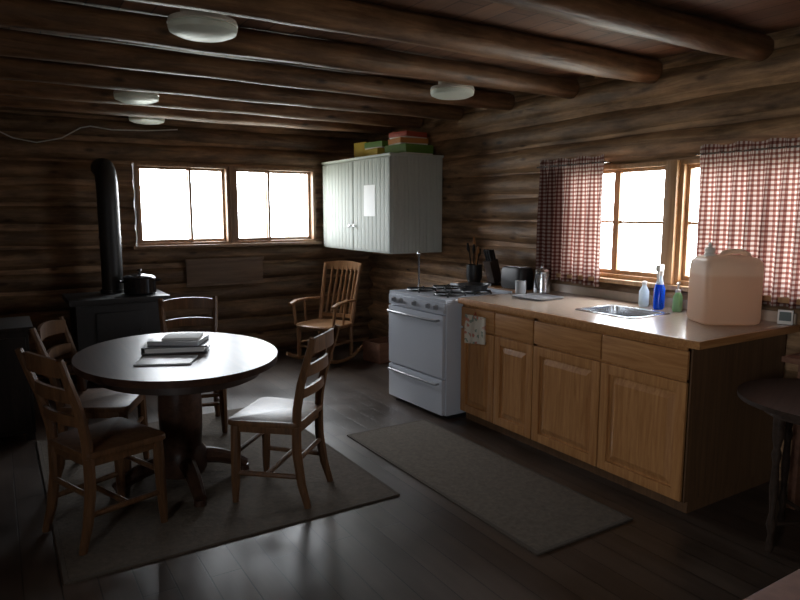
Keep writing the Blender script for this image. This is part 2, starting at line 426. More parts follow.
# ------------------------------------------------------------------ rugs
def rug(name, x0, x1, y0, y1, mat, label):
    cx, cy = (x0+x1)/2, (y0+y1)/2
    root = thing(name, label, 'rug', (cx, cy, 0))
    w, h = (x1-x0), (y1-y0)
    MB().box((0, 0, .005), (w-.04, h-.04, .009), .003).obj('rug_field', mat, root)
    mb = MB()
    for a in (-1, 1):
        mb.box((a*(w/2-.01), 0, .0045), (.02, h, .009), .003); mb.box((0, a*(h/2-.01), .0045), (w-.04, .02, .009), .003)
    mb.obj('rug_border', M['rugb'], root)
rug('area_rug', .145, 1.78, 2.86, 4.85, M['rug'], 'brown flat-woven area rug under the round pedestal table')
rug('runner_rug', 1.97, 2.62, 2.0, 3.86, M['runner'], 'brown runner rug on floor in front of oak cabinets')

# ------------------------------------------------------------------ pedestal table
TZ = .010
tb = thing('dining_table', 'dark wooden oval pedestal dining table with turned column', 'table', (.82, 3.65, TZ))
def oval(a, b, n=64): return [(a*math.cos(2*math.pi*k/n), b*math.sin(2*math.pi*k/n)) for k in range(n)]
MB().slab(oval(.525, .66), .715, .75, .012).obj('table_top', M['table'], tb)
MB().slab(oval(.44, .56), .655, .716, .002).obj('apron', M['dark'], tb)
MB().lathe([(.15, .655), (.15, .63), (.108, .61), (.105, .56), (.115, .52), (.118, .42), (.115, .30), (.108, .25), (.108, .22), (.13, .19), (.135, .09), (.12, .06)], seg=28).obj('column', M['table'], tb)
for k in range(4):
    a = k*math.pi/2
    mb = MB(); pts = []
    rr = []
    for i in range(9):
        u = i/8; pts.append((math.cos(a)*(.09+.27*u), math.sin(a)*(.09+.27*u), .14-.105*u+.02*math.sin(u*math.pi))); rr.append(.05-.017*u)
    mb.tube(pts, rr, 10); mb.cyl((math.cos(a)*.35, math.sin(a)*.35, 0), (math.cos(a)*.35, math.sin(a)*.35, .03), .035, .03)
    mb.obj('foot', M['table'], tb)

def dining_chair(loc, rz, label):
    r = thing('dining_chair', label, 'chair', loc, rz, 'dining chairs around the table')
    pts = [(-.19, -.19), (.19, -.19), (.225, .20), (-.225, .20)]
    def rr(pts, rad=.035, n=4):
        res = []
        for i in range(4):
            p = Vector(pts[i]); a = (Vector(pts[i-1])-p).normalized(); b = (Vector(pts[(i+1) % 4])-p).normalized()
            for k in range(n+1):
                t = k/n; q = (p+a*rad)*(1-t)**2+p*2*t*(1-t)+(p+b*rad)*t**2; res.append((q.x, q.y))
        return res
    MB().slab(rr(pts), .425, .455, .01).obj('seat', M['chair'], r)
    for sx in (-1, 1):
        MB().tube([(sx*.185, .165, .426), (sx*.187, .167, .30), (sx*.19, .172, .12), (sx*.192, .175, .01), (sx*.192, .175, .001), (sx*.192, .175, 0)], [.026, .027, .024, .018, .018, .018], 8).obj('leg', M['chair'], r)
        MB().tube([(sx*.165, -.165, .426), (sx*.167, -.167, .28), (sx*.17, -.19, .12), (sx*.175, -.222, .01), (sx*.175, -.222, .001), (sx*.175, -.222, 0)], [.026, .026, .024, .019, .019, .019], 8).obj('leg', M['chair'], r)
    mb = MB()
    for sx in (-1, 1):
        mb.tube([(sx*.163, -.165, .42), (sx*.166, -.172, .52), (sx*.175, -.20, .66), (sx*.185, -.245, .80), (sx*.192, -.275, .90)], [.025, .025, .023, .02, .017], 8)
    def yat(z):
        return -.172-(max(z-.52, 0)**1.15)*.275
    for z0, z1, ar in ((.81, .885, .016), (.69, .745, .012), (.575, .62, .010)):
        y0 = yat((z0+z1)/2)
        mb.slat(-.178, .178, lambda u, y0=y0: y0-.035*4*u*(1-u), z0, z1, .016, 10, ar, ar*.5)
    mb.obj('backrest', M['chair'], r)
    mb = MB()
    for sx in (-1, 1): mb.tube([(sx*.188, .17, .16), (sx*.170, -.18, .16)], .014, 8)
    mb.tube([(-.178, 0, .16), (.178, 0, .16)], .014, 8); mb.tube([(-.185, .168, .27), (.185, .168, .27)], .013, 8)
    mb.tube([(-.167, -.172, .25), (.167, -.172, .25)], .013, 8)
    mb.obj('stretcher', M['chair'], r)
    mb = MB(); mb.box((0, .175, .405), (.36, .018, .04), .003); mb.box((0, -.165, .405), (.31, .018, .04), .003)
    for sx in (-1, 1): mb.box((sx*.177, .005, .405), (.018, .33, .04), .003, Matrix.Rotation(sx*R(-3.2), 4, 'Z'))
    mb.obj('seat_rail', M['chair'], r)
    return r
ch = dining_chair((1.25, 3.25, TZ), R(45), 'brown ladder-back dining chair on the open side of the table')
copy_thing(ch, (.385, 3.32, TZ), R(-69), 'brown ladder-back dining chair on the shaded side of the table')
copy_thing(ch, (.47, 4.03, TZ), R(-115), 'brown ladder-back dining chair half hidden behind another chair')
copy_thing(ch, (1.12, 4.56, TZ), R(168), 'brown ladder-back dining chair between the table and window')

st = thing('document_binder', 'closed black ring binder lying on the dining table', 'binder', (.84, 3.74, TZ+.7505), R(-20))
mb = MB(); mb.box((0, 0, .004), (.34, .27, .006), .001); mb.box((0, 0, .036), (.34, .27, .006), .001); mb.box((-.169, 0, .02), (.006, .27, .036), .001)
mb.obj('binder_cover', M['binder'], st); MB().box((.0, 0, .02), (.31, .25, .026)).obj('page_block', M['paper'], st)
solid(MB().box((0, 0, .012), (.28, .21, .024), .004), 'notebook', M['gray'], 'gray notebook lying on top of the black binder', 'book', (.85, 3.74, TZ+.790), R(-32))
solid(MB().box((0, 0, .006), (.20, .15, .012), .002), 'booklet', M['paper'], 'white booklet on top of the gray notebook', 'book', (.87, 3.73, TZ+.8143), R(-25))
solid(MB().box((0, 0, .004), (.28, .20, .008), .001), 'folder', M['gray'], 'gray folder on the table beside the binder', 'folder', (.72, 3.46, TZ+.7505), R(-25))

# ------------------------------------------------------------------ rocking chair
rk = thing('rocking_chair', 'honey wooden rocking armchair with tall spindle back', 'chair', (2.83, 6.02, 0), R(118))
MB().sup([(.36, .23, .22), (.37, .25, .24), (.39, .255, .245), (.40, .245, .235)], n=3.5).obj('seat', M['rock'], rk)
for sx in (-1, 1):
    mb = MB(); pts = []
    for i in range(15):
        u = -1+2*i/14; pts.append((sx*.21, u*.38-.03, .019+.10*u*u))
    mb.tube(pts, .018, 8); mb.obj('rocker', M['rock'], rk)
    MB().lathe([(.015, .03), (.024, .12), (.018, .2), (.025, .28), (.02, .365)], (sx*.20, .17, 0), 12).obj('leg', M['rock'], rk)
    MB().lathe([(.015, .04), (.024, .12), (.018, .2), (.025, .28), (.02, .365)], (sx*.20, -.19, 0), 12).obj('leg', M['rock'], rk)
    mb = MB(); mb.tube([(sx*.22, -.25, .62), (sx*.25, -.05, .635), (sx*.27, .12, .625), (sx*.27, .22, .60)], [.018, .024, .03, .026], 10, 1, .6)
    mb.tube([(sx*.235, .17, .39), (sx*.262, .17, .615)], [.016, .014], 10); mb.tube([(sx*.235, 0, .39), (sx*.26, 0, .63)], [.012, .011], 10)
    mb.obj('armrest', M['rock'], rk)
mb = MB()
for sx in (-1, 1): mb.tube([(sx*.20, -.20, .38), (sx*.21, -.25, .62), (sx*.225, -.34, .98)], [.024, .022, .018], 10)
mb.slat(-.24, .24, lambda u: -.345-.05*4*u*(1-u), .92, .995, .022, 12, .02, .0)
mb.slat(-.20, .20, lambda u: -.215-.02*4*u*(1-u), .43, .47, .02, 12)
for k in range(6):
    x = -.15+.06*k; b = .05*(1-(x/.22)**2)
    mb.tube([(x, -.22-b*.4, .45), (x, -.285-b*.7, .70), (x, -.345-b, .95)], [.011, .014, .01], 8, 1, 1.3)
mb.obj('backrest', M['rock'], rk)
mb = MB(); mb.tube([(-.2, .17, .17), (.2, .17, .17)], .011, 8); mb.tube([(-.2, -.19, .17), (.2, -.19, .17)], .011, 8)
for sx in (-1, 1): mb.tube([(sx*.2, .17, .2), (sx*.2, -.19, .2)], .011, 8)
mb.obj('stretcher', M['rock'], rk)

cr = MB()
cr.box((0, 0, .01), (.34, .26, .02)); cr.box((0, .125, .11), (.34, .015, .19)); cr.box((0, -.125, .11), (.34, .015, .19)); cr.box((.165, 0, .11), (.015, .24, .19)); cr.box((-.165, 0, .11), (.015, .24, .19))
solid(cr, 'wooden_crate', M['crate'], 'small reddish wooden crate on floor by the rocking chair', 'crate', (3.38, 5.75, 0), R(10))

# ------------------------------------------------------------------ base cabinets
CX = 2.87
def base_cab(y_far, y_near, label, end):
    w = y_far-y_near
    r = thing('base_cabinet', label, 'cabinet', (CX, (y_far+y_near)/2, 0), R(-90), 'oak base cabinets')
    D = .84
    mb = MB(); t = .018; zb = .07; H = .8745-zb; zm = zb+H/2
    mb.box((-w/2+t/2, D/2, zm), (t, D, H)); mb.box((w/2-t/2, D/2, zm), (t, D, H))
    mb.box((0, D-.01, zm), (w-2*t, .02, H)); mb.box((0, D/2, zb+.02), (w-2*t, D-.02, .018))
    for x in (-w/2+.02, 0, w/2-.02): mb.box((x, .01, zm), (.04, .02, H))
    for z in (zb+.02, .70, .857): mb.box((0, .0105, z), (w-.02, .019, .034))
    mb.obj('cabinet_body', M['oak'], r)
    if end:
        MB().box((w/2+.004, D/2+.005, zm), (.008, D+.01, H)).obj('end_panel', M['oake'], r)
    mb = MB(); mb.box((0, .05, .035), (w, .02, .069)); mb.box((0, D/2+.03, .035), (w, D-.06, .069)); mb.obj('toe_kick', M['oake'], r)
    dw = w/2-.010
    for s in (-1, 1):
        x = s*w/4; z0, z1 = zb+.006, .692; h = z1-z0; y = -.0095
        mb = MB(); f = .055
        mb.box((x-dw/2+f/2, y, (z0+z1)/2), (f, .019, h), .003); mb.box((x+dw/2-f/2, y, (z0+z1)/2), (f, .019, h), .003)
        mb.box((x, y, z1-f/2), (dw-2*f, .019, f), .003); mb.box((x, y, z0+f/2), (dw-2*f, .019, f), .003)
        d = mb.obj('door', M['oak'], r)
        pw, ph = dw-2*f, h-2*f; zc_ = (z0+z1)/2; rs = []
        mb = MB()
        for hw, hh, yy in ((pw/2, ph/2, 0), (pw/2, ph/2, -.004), (pw/2-.012, ph/2-.012, -.004), (pw/2-.045, ph/2-.045, -.017), (pw/2-.047, ph/2-.047, -.0175)):
            rs.append([Vector((x+a*hw, yy, zc_+b*hh)) for a, b in ((-1, -1), (1, -1), (1, 1), (-1, 1))])
        mb.rings(rs); mb.obj('door_panel', M['oak'], d, 10)
        MB().box((x, y, .779), (dw, .019, .145), .006).obj('drawer', M['oakh'], r)
    return r
base_cab(3.74, 2.986, 'oak base cabinet with two narrow doors and drawers', False)
base_cab(2.985, 1.90, 'oak sink base cabinet with two wide raised-panel doors', True)
ct = thing('countertop', 'beige laminate countertop with wooden edge over the oak cabinets', 'countertop')
x0, x1, y0, y1 = 2.845, 3.735, 1.85, 3.745
sx0, sx1, sy0, sy1 = 3.12, 3.46, 2.46, 2.88
mb = MB(); zc = .895; zh = .04
mb.box(((x0+sx0)/2, (y0+y1)/2, zc), (sx0-x0, y1-y0, zh)); mb.box(((sx1+x1)/2, (y0+y1)/2, zc), (x1-sx1, y1-y0, zh))
mb.box(((sx0+sx1)/2, (y0+sy0)/2, zc), (sx1-sx0, sy0-y0, zh)); mb.box(((sx0+sx1)/2, (y1+sy1)/2, zc), (sx1-sx0, y1-sy1, zh))
mb.obj('counter_surface', M['lam'], ct)
mb = MB(); mb.box((x0-.009, (y0+y1)/2-.009, zc), (.018, y1-y0+.018, zh), .004); mb.box(((x0+x1)/2, y0-.009, zc), (x1-x0, .018, zh), .004)
mb.obj('counter_edge', M['oakh'], ct)
MB().box((x1-.009, (y0+y1)/2, .945), (.018, y1-y0, .06), .003).obj('backsplash', M['lam'], ct)
sk = thing('kitchen_sink', 'stainless steel sink set into the countertop', 'sink', (3.29, 2.67, .915))
def rrect(hx, hy, rad, n=6):
    res = []
    for cx, cy, a0 in ((hx-rad, hy-rad, 0), (-hx+rad, hy-rad, 90), (-hx+rad, -hy+rad, 180), (hx-rad, -hy+rad, 270)):
        for k in range(n+1):
            a = R(a0+90*k/n); res.append((cx+rad*math.cos(a), cy+rad*math.sin(a)))
    return res
mb = MB()
mb.rings([[Vector((x, y, z)) for x, y in rrect(hx, hy, rd)] for hx, hy, rd, z in ((.190, .230, .04, .0005), (.187, .227, .04, .005), (.160, .20, .05, .004), (.152, .19, .05, -.12), (.13, .17, .05, -.135))], False)
f = [v for v in mb.bm.verts]; mb.bm.faces.new(f[-28:])
mb.obj('basin', M['steel'], sk)
MB().cyl((0, 0, -.134), (0, 0, -.130), .035).obj('drain', M['chrome'], sk)

lg = thing('wall_ledge', 'narrow wooden ledge on the log wall behind the range', 'shelf')
MB().box((3.60, 4.22, .895), (.27, .90, .035), .004).obj('shelf_board', M['oakh'], lg)
for y in (3.85, 4.6):
    mb = MB(); mb.box((3.725, y, .80), (.03, .03, .16)); mb.box((3.62, y, .865), (.2, .03, .025)); mb.obj('bracket', M['dark'], lg)

# ------------------------------------------------------------------ gas range
RGX, RGY, RA = 2.735, 4.140, -88
rg = thing('gas_range', 'white enamel gas range with black burner grates', 'stove', (RGX, RGY, 0), R(RA))
W, D = .74, .64
mb = MB(); mb.box((0, D/2, .45), (W, D, .84), .006); mb.obj('range_body', M['enamel'], rg)
MB().box((0, D/2+.01, .0155), (W-.04, D-.05, .031)).obj('toe_kick', M['black'], rg)
mb = MB(); mb.box((0, D/2-.005, .885), (W+.006, D+.02, .03), .008); mb.box((0, D-.015, .905), (W, .03, .035), .006); mb.obj('cooktop', M['enamel'], rg)
mb = MB(); mb.box((0, -.012, .835), (W-.01, .03, .08), .008); pn = mb.obj('control_panel', M['enamel'], rg)
for x in (-.28, -.18, 0, .18, .28):
    mb = MB(); mb.cyl((x, -.026, .838), (x, -.032, .838), .022); mb.cyl((x, -.032, .838), (x, -.05, .838), .016, .014); mb.box((x, -.052, .838), (.006, .006, .028)); mb.obj('knob', M['knob'], pn)
mb = MB(); mb.box((0, -.016, .55), (W-.02, .034, .47), .012); dr = mb.obj('oven_door', M['enamel'], rg)
mb = MB(); mb.tube([(-.32, -.034, .745), (-.32, -.065, .745), (-.29, -.072, .745), (.29, -.072, .745), (.32, -.065, .745), (.32, -.034, .745)], .010, 10); mb.obj('handle', M['knob'], dr)
mb = MB(); mb.box((0, -.016, .17), (W-.02, .034, .27), .012); dr = mb.obj('drawer', M['enamel'], rg)
mb = MB(); mb.tube([(-.32, -.034, .27), (-.32, -.062, .27), (-.29, -.068, .27), (.29, -.068, .27), (.32, -.062, .27), (.32, -.034, .27)], .009, 10); mb.obj('handle', M['knob'], dr)
for x in (-.185, .185):
    for y in (.17, .43):
        mb = MB(); z = .924
        mb.tube([(x+.11*math.cos(a*math.pi/12), y+.11*math.sin(a*math.pi/12), z-.01) for a in range(24)], .007, 6, close=True)
        for a in range(4):
            c, s_ = math.cos(a*math.pi/2+.785), math.sin(a*math.pi/2+.785)
            mb.tube([(x+c*.12, y+s_*.12, .90), (x+c*.11, y+s_*.11, z), (x+c*.03, y+s_*.03, z)], .007, 6)
        mb.cyl((x, y, .90), (x, y, .914), .04, .035); mb.obj('burner_grate', M['black'], rg)
def on_range(lx, ly):
    a = R(RA); return (RGX+lx*math.cos(a)-ly*math.sin(a), RGY+lx*math.sin(a)+ly*math.cos(a))
px, py = on_range(.185, .40)
pan = thing('frying_pan', 'black cast iron frying pan on a burner', 'pan', (px, py, .9315), R(200))
MB().rings([[Vector((r*math.cos(2*math.pi*k/28), r*math.sin(2*math.pi*k/28), z)) for k in range(28)] for r, z in ((.105, 0), (.125, .045), (.12, .045), (.10, .006))]).obj('pan_bowl', M['black'], pan)
MB().tube([(.12, 0, .035), (.2, 0, .045), (.29, 0, .05)], [.013, .009, .013], 8, 1, .6).obj('handle', M['black'], pan)
px, py = on_range(-.33, .25)
hl = thing('towel_stand', 'slender metal upright stand on the range top', 'stand', (px, py, .9005), 0)
MB().lathe([(.025, 0), (.025, .01), (.01, .018), (.008, .03)]).obj('base', M['steel'], hl)
MB().lathe([(.008, .02), (.008, .27), (.015, .285), (.013, .30), (.004, .31)], seg=12).obj('rod', M['steel'], hl)

kb = thing('utensil_crock', 'dark crock holding wooden spoons and black utensils', 'crock', (3.57, 4.50, .913))
MB().rings([[Vector((r*math.cos(2*math.pi*k/24), r*math.sin(2*math.pi*k/24), z)) for k in range(24)] for r, z in ((.055, 0), (.07, .05), (.068, .16), (.06, .16), (.055, .02))]).obj('crock_body', M['black'], kb)
for i, (dx, dy, h, m) in enumerate([(.02, .03, .40, 'oak'), (-.03, .02, .35, 'black'), (0, -.03, .32, 'oak'), (.03, -.01, .30, 'black'), (-.02, -.02, .34, 'black')]):
    MB().tube([(dx*.3, dy*.3, .03), (dx*1.2, dy*1.2, h*.75), (dx*1.5, dy*1.5, h*.85), (dx*1.7, dy*1.7, h)], [.006, .006, .018, .010], 8, 1, .5).obj('utensil', M[m], kb)
kn = thing('knife_block', 'slanted wooden knife block with black-handled knives', 'knife block', (3.60, 4.28, .913), R(0))
rot = Matrix.Rotation(R(-18), 4, 'Y')
MB().slab([(-.06, -.05), (.07, -.05), (.07, .05), (-.06, .05)], 0, .02).obj('block_base', M['dark'], kn)
MB().box((-.002, 0, .117), (.09, .09, .20), .006, rot).obj('block', M['dark'], kn)
for y in (-.03, 0, .03):
    for x in (-.02, .02):
        MB().box((-.04+x, y, .255), (.018, .014, .10), .004, rot).obj('knife_handle', M['black'], kn)
to = thing('toaster', 'black two-slot toaster on the ledge', 'toaster', (3.60, 3.98, .913), R(90))
MB().sup([(0, .125, .075), (.02, .13, .08), (.14, .13, .08), (.17, .122, .07), (.175, .11, .055)], n=5).obj('toaster_body', M['black'], to)
MB().box((0, -.02, .1755), (.2, .02, .003)).obj('slot', M['steel'], to); MB().box((0, .02, .1755), (.2, .02, .003)).obj('slot', M['steel'], to)

cp = thing('coffee_pot', 'steel coffee percolator with lid on the countertop', 'coffee pot', (3.52, 3.61, .9155), R(200))
MB().lathe([(.055, 0), (.065, .01), (.06, .08), (.05, .15), (.052, .165), (.055, .17), (.045, .185), (.012, .195), (.012, .21), (.003, .215)]).obj('pot_body', M['steel'], cp)
MB().tube([(.052, 0, .155), (.10, 0, .15), (.105, 0, .10), (.09, 0, .05), (.06, 0, .04)], .009, 8).obj('handle', M['black'], cp)
MB().tube([(-.05, 0, .10), (-.08, 0, .14), (-.095, 0, .165)], [.018, .012, .009], 8).obj('spout', M['steel'], cp)
solid(MB().lathe([(.035, 0), (.04, .01), (.042, .10), (.038, .10), (.036, .012)], seg=20), 'mug', M['gray'], 'gray mug on the countertop beside the coffee pot', 'mug', (3.36, 3.67, .9155))
tr = MB(); tr.sup([(0, .12, .14), (.010, .132, .152), (.014, .137, .157), (.011, .125, .145), (.005, .117, .137)], n=6)
solid(tr, 'baking_tray', M['knob'], 'gray metal tray lying on the countertop', 'tray', (3.30, 3.42, .9155))

jg = thing('water_jug', 'large peach translucent plastic water jug with moulded handle', 'jug', (3.455, 2.11, .9155), R(-32))
MB().sup([(0, .145, .110), (.010, .159, .125), (.025, .163, .129), (.315, .163, .129), (.342, .158, .124), (.362, .142, .110), (.374, .11, .08), (.378, .06, .05)], n=6.5, seg=56).obj('jug_body', M['jug'], jg)
mb = MB(); mb.tube([(-.03, 0, .368), (-.015, 0, .388), (.02, 0, .398), (.08, 0, .396), (.112, 0, .382), (.127, 0, .352)], [.018, .016, .015, .015, .017, .02], 12); mb.obj('handle', M['jug'], jg)
mb = MB(); mb.lathe([(.028, 0), (.030, .025), (.024, .035), (.027, .04), (.027, .06), (.011, .064), (.008, .09)], (-.095, 0, .358), 20); mb.obj('cap', M['cap'], jg)

bo = thing('spray_bottle', 'blue cleaner spray bottle with white trigger by the sink', 'bottle', (3.58, 2.62, .9155), R(200))
MB().sup([(0, .034, .026), (.01, .042, .032), (.13, .042, .032), (.16, .03, .024)], n=2.6).obj('bottle_body', M['blue'], bo)
MB().sup([(.159, .03, .024), (.19, .019, .017), (.22, .015, .015)], n=2.4).obj('bottle_neck', M['clear'], bo)
mb = MB(); mb.cyl((0, 0, .215), (0, 0, .245), .02); mb.box((.012, 0, .265), (.09, .03, .042), .009); mb.tube([(.03, 0, .25), (.045, 0, .22), (.04, 0, .18)], [.009, .009, .006], 8)
mb.obj('trigger_head', M['cap'], bo)
b3 = thing('hand_soap_pump', 'pale green hand soap bottle with pump', 'soap dispenser', (3.60, 2.50, .9155), R(200))
MB().sup([(0, .03, .024), (.01, .036, .028), (.09, .034, .026), (.11, .02, .018), (.12, .014, .014)], n=3).obj('bottle_body', M['green'], b3)
MB().lathe([(.016, .118), (.016, .135), (.005, .138), (.005, .17), (.012, .172), (.012, .18)], seg=16).tube([(0, 0, .176), (.045, 0, .172)], .005, 8).obj('pump', M['cap'], b3)
b4 = thing('clear_bottle', 'small clear bottle beside the blue spray bottle', 'bottle', (3.60, 2.75, .9155), 0)
MB().lathe([(.026, 0), (.032, .01), (.032, .10), (.014, .135), (.014, .145)]).obj('bottle_body', M['clear'], b4)
MB().lathe([(.016, .143), (.016, .162), (.004, .168)], seg=16).obj('cap', M['cap'], b4)

th = thing('digital_thermometer', 'small white digital thermometer standing on the countertop', 'thermometer', (3.68, 1.885, .9155), R(-65))
MB().box((0, 0, .04), (.075, .022, .08), .005).obj('case', M['cap'], th); MB().box((0, -.0115, .045), (.058, .002, .05)).obj('screen', M['screen'], th)

ph = thing('potholder', 'light patterned cloth potholder hanging on the drawer front', 'potholder', (CX-.0195, 3.565, .63), R(-90))
mb = MB(); rs = []
for i in range(9):
    z = .175-.20*i/8
    rs.append([Vector((x, -.010-.005*math.sin(k*1.1+i*.3), z+.012*(x/.11)*(i/8))) for k, x in enumerate([-.11+.22*j/12 for j in range(13)])]+[Vector((x, -.001, z+.012*(x/.11)*(i/8))) for k, x in enumerate([.11-.22*j/12 for j in range(13)])])
mb.rings(rs); mb.obj('cloth', M['cloth'], ph); MB().tube([(-.01, -.006, .17), (0, -.006, .20), (.01, -.006, .17)], .003, 6).obj('loop', M['red'], ph)

# ------------------------------------------------------------------ white wall cabinet
wc = thing('wall_cabinet', 'white painted wall cabinet with beadboard side panel', 'cabinet', (3.15, 5.93, 1.14), R(-90))
w, Dp, h = 1.45, .58, .93
mb = MB(); mb.box((0, Dp/2, h/2), (w-.02, Dp, h), .003)
n = 13
for k in range(n):
    y = .02+(Dp-.04)*(k+.5)/n; mb.box((w/2-.010, y, h/2), (.010, (Dp-.04)/n-.004, h-.02), .003)
mb.obj('cabinet_body', M['white'], wc)
mb = MB(); mb.box((0, Dp/2-.01, h-.01), (w+.01, Dp+.03, .022), .004); mb.obj('cabinet_top', M['white'], wc)
for s in (-1, 1):
    mb = MB(); mb.box((s*w/4, -.010, h/2-.01), (w/2-.010, .016, h-.04), .003)
    for k in range(9):
        mb.box((s*w/4-(w/2-.03)/2+(w/2-.03)*(k+.5)/9, -.019, h/2-.01), ((w/2-.03)/9-.004, .004, h-.06), .0015)
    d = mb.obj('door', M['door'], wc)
    k = MB().lathe([(.008, 0), (.008, .012), (.015, .018), (.014, .026), (.004, .03)], seg=14).obj('knob', M['chrome'], d)
    k.rotation_euler = (R(90), 0, 0); k.location = (s*.05, -.021, .25)
MB().box((.34, -.0225, .50), (.22, .002, .30)).obj('paper_notice', M['paper'], wc)
TCZ = 1.14+.93+.0015
def gbox(name, mat, lab, x, y, z, d, rz=0):
    r = thing(name, lab, 'box', (x, y, z), R(rz))
    MB().box((0, 0, d[2]*.35), (d[0]-.008, d[1]-.008, d[2]*.7), .002).obj('box_base', M['cap'], r)
    MB().box((0, 0, d[2]*.6), (d[0], d[1], d[2]*.8), .003).obj('box_lid', mat, r)
gbox('game_box', M['greenb'], 'green board game box on top of the white cabinet', 3.50, 5.46, TCZ, (.34, .34, .10), 6)
gbox('game_box', M['orange'], 'orange game box stacked on the green box', 3.49, 5.46, TCZ+.101, (.30, .28, .06), -6)
gbox('game_box', M['red'], 'red game box stacked on top of the pile', 3.49, 5.46, TCZ+.162, (.27, .26, .06), 9)
gbox('game_box', M['yellow'], 'yellow flat box on top of the white cabinet', 3.44, 5.85, TCZ, (.30, .34, .09), -4)
gbox('game_box', M['greenb'], 'green flat box stacked on the yellow box', 3.45, 5.85, TCZ+.091, (.28, .30, .07), 7)
gbox('game_box', M['yellow'], 'tall yellow box at the end of the cabinet top', 3.42, 6.15, TCZ, (.20, .20, .18), 10)

# ------------------------------------------------------------------ curtains
def curtain(y0, y1, label, ztop=1.93, zbot=1.0, seed=1):
    rnd = random.Random(seed)
    me = bpy.data.meshes.new('curtain'); bm = bmesh.new(); uvl = bm.loops.layers.uv.new('UVMap')
    nu, nv = 170, 26; L_ = abs(y1-y0); full = L_*1.5; g = []
    ph = [rnd.uniform(0, 6) for _ in range(4)]
    for j in range(nv+1):
        v = j/nv; z = ztop-(ztop-zbot)*v; row = []
        amp = .010+.022*min(1, v*2)
        if .03 < v < .08: amp *= .5
        for i in range(nu+1):
            u = i/nu
            a = 2*math.pi*u*L_/.10+1.1*math.sin(5*u+ph[0])+.6*v*math.sin(9*u+ph[1])
            y = y0+(y1-y0)*u+.008*math.cos(a)*(1 if y1 > y0 else -1)
            x = -amp*math.sin(a)-.006*math.sin(3*u+ph[2])*v
            row.append(bm.verts.new((x, y, z+(.006*math.sin(a*.5) if j == 0 else 0)+(.008*math.sin(4*u+ph[3]) if j == nv else 0))))
        g.append(row)
    for j in range(nv):
        for i in range(nu):
            f = bm.faces.new((g[j][i], g[j][i+1], g[j+1][i+1], g[j+1][i])); f.smooth = True
            for lp, (a, b) in zip(f.loops, ((i, j), (i+1, j), (i+1, j+1), (i, j+1))):
                lp[uvl].uv = (a/nu*full, b/nv*(ztop-zbot))
    bm.to_mesh(me); bm.free(); me.materials.append(M['gingham'])
    r = thing('curtain', label, 'curtain', (WX-.055, 0, 0), 0, 'gingham window curtains')
    o = bpy.data.objects.new('curtain_cloth', me); COL.objects.link(o); o.parent = r
    mb = MB(); mb.tube([(0, min(y0, y1)-.02, ztop-.05), (0, max(y0, y1)+.02, ztop-.05)], .006, 8)
    for y in (min(y0, y1)-.01, max(y0, y1)+.01): mb.tube([(0, y, ztop-.05), (.054, y, ztop-.05)], .005, 6)
    mb.obj('curtain_rod', M['steel'], r)
curtain(3.86, 3.20, 'red and white gingham cafe curtain beside the window', seed=2)
curtain(2.48, 1.45, 'wide red and white gingham curtain drawn over the window', seed=5)

# ------------------------------------------------------------------ wood stove
ws = thing('wood_stove', 'black cast iron wood stove with stovepipe', 'wood stove', (.88, 6.17, 0), 0)
mb = MB(); mb.box((0, 0, .48), (.70, .52, .56), .012); mb.obj('firebox', M['black'], ws)
MB().box((0, 0, .785), (.80, .62, .05), .012).obj('stove_top', M['black'], ws)
mb = MB(); mb.box((0, -.27, .52), (.40, .025, .34), .01); mb.cyl((.15, -.285, .52), (.15, -.32, .52), .012); d = mb.obj('stove_door', M['black'], ws)
for sx in (-1, 1):
    for sy in (-1, 1): MB().tube([(sx*.28, sy*.2, .21), (sx*.32, sy*.22, .10), (sx*.33, sy*.23, .01), (sx*.33, sy*.23, 0)], [.035, .025, .03, .03], 8).obj('leg', M['black'], ws)
mb = MB(); mb.tube([(0, .14, .80), (0, .14, 1.66), (0, .15, 1.78), (0, .20, 1.87), (0, .28, 1.92), (0, .42, 1.93)], [.09]*6, 24)
mb.cyl((0, .14, .81), (0, .14, .84), .105); mb.cyl((0, .14, 1.30), (0, .14, 1.32), .094); mb.obj('stovepipe', M['black'], ws)
pt = thing('stock_pot', 'dark enamel pot with lid on the wood stove', 'pot', (1.07, 6.08, .811), 0)
MB().lathe([(.12, 0), (.135, .015), (.135, .14), (.142, .145)], seg=28).obj('pot_body', M['blkgl'], pt)
MB().lathe([(.143, .146), (.12, .165), (.05, .18), (.012, .184), (.01, .20), (.022, .208), (.015, .22), (.002, .222)], seg=28).obj('lid', M['blkgl'], pt)
for s in (-1, 1): MB().tube([(s*.13, -.03, .11), (s*.17, -.025, .12), (s*.17, .025, .12), (s*.13, .03, .11)], .007, 8).obj('handle', M['blkgl'], pt)

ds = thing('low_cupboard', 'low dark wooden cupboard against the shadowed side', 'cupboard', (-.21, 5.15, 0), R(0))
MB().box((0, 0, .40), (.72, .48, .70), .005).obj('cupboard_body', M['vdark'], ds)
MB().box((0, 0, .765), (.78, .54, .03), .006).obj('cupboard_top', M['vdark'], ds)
for s in (-1, 1):
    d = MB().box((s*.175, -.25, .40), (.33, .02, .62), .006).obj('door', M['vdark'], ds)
    MB().cyl((s*.04, -.26, .45), (s*.04, -.285, .45), .013).obj('knob', M['steel'], d)
for sx in (-1, 1):
    for sy in (-1, 1): MB().box((sx*.33, sy*.21, .025), (.05, .05, .05)).obj('foot', M['vdark'], ds)

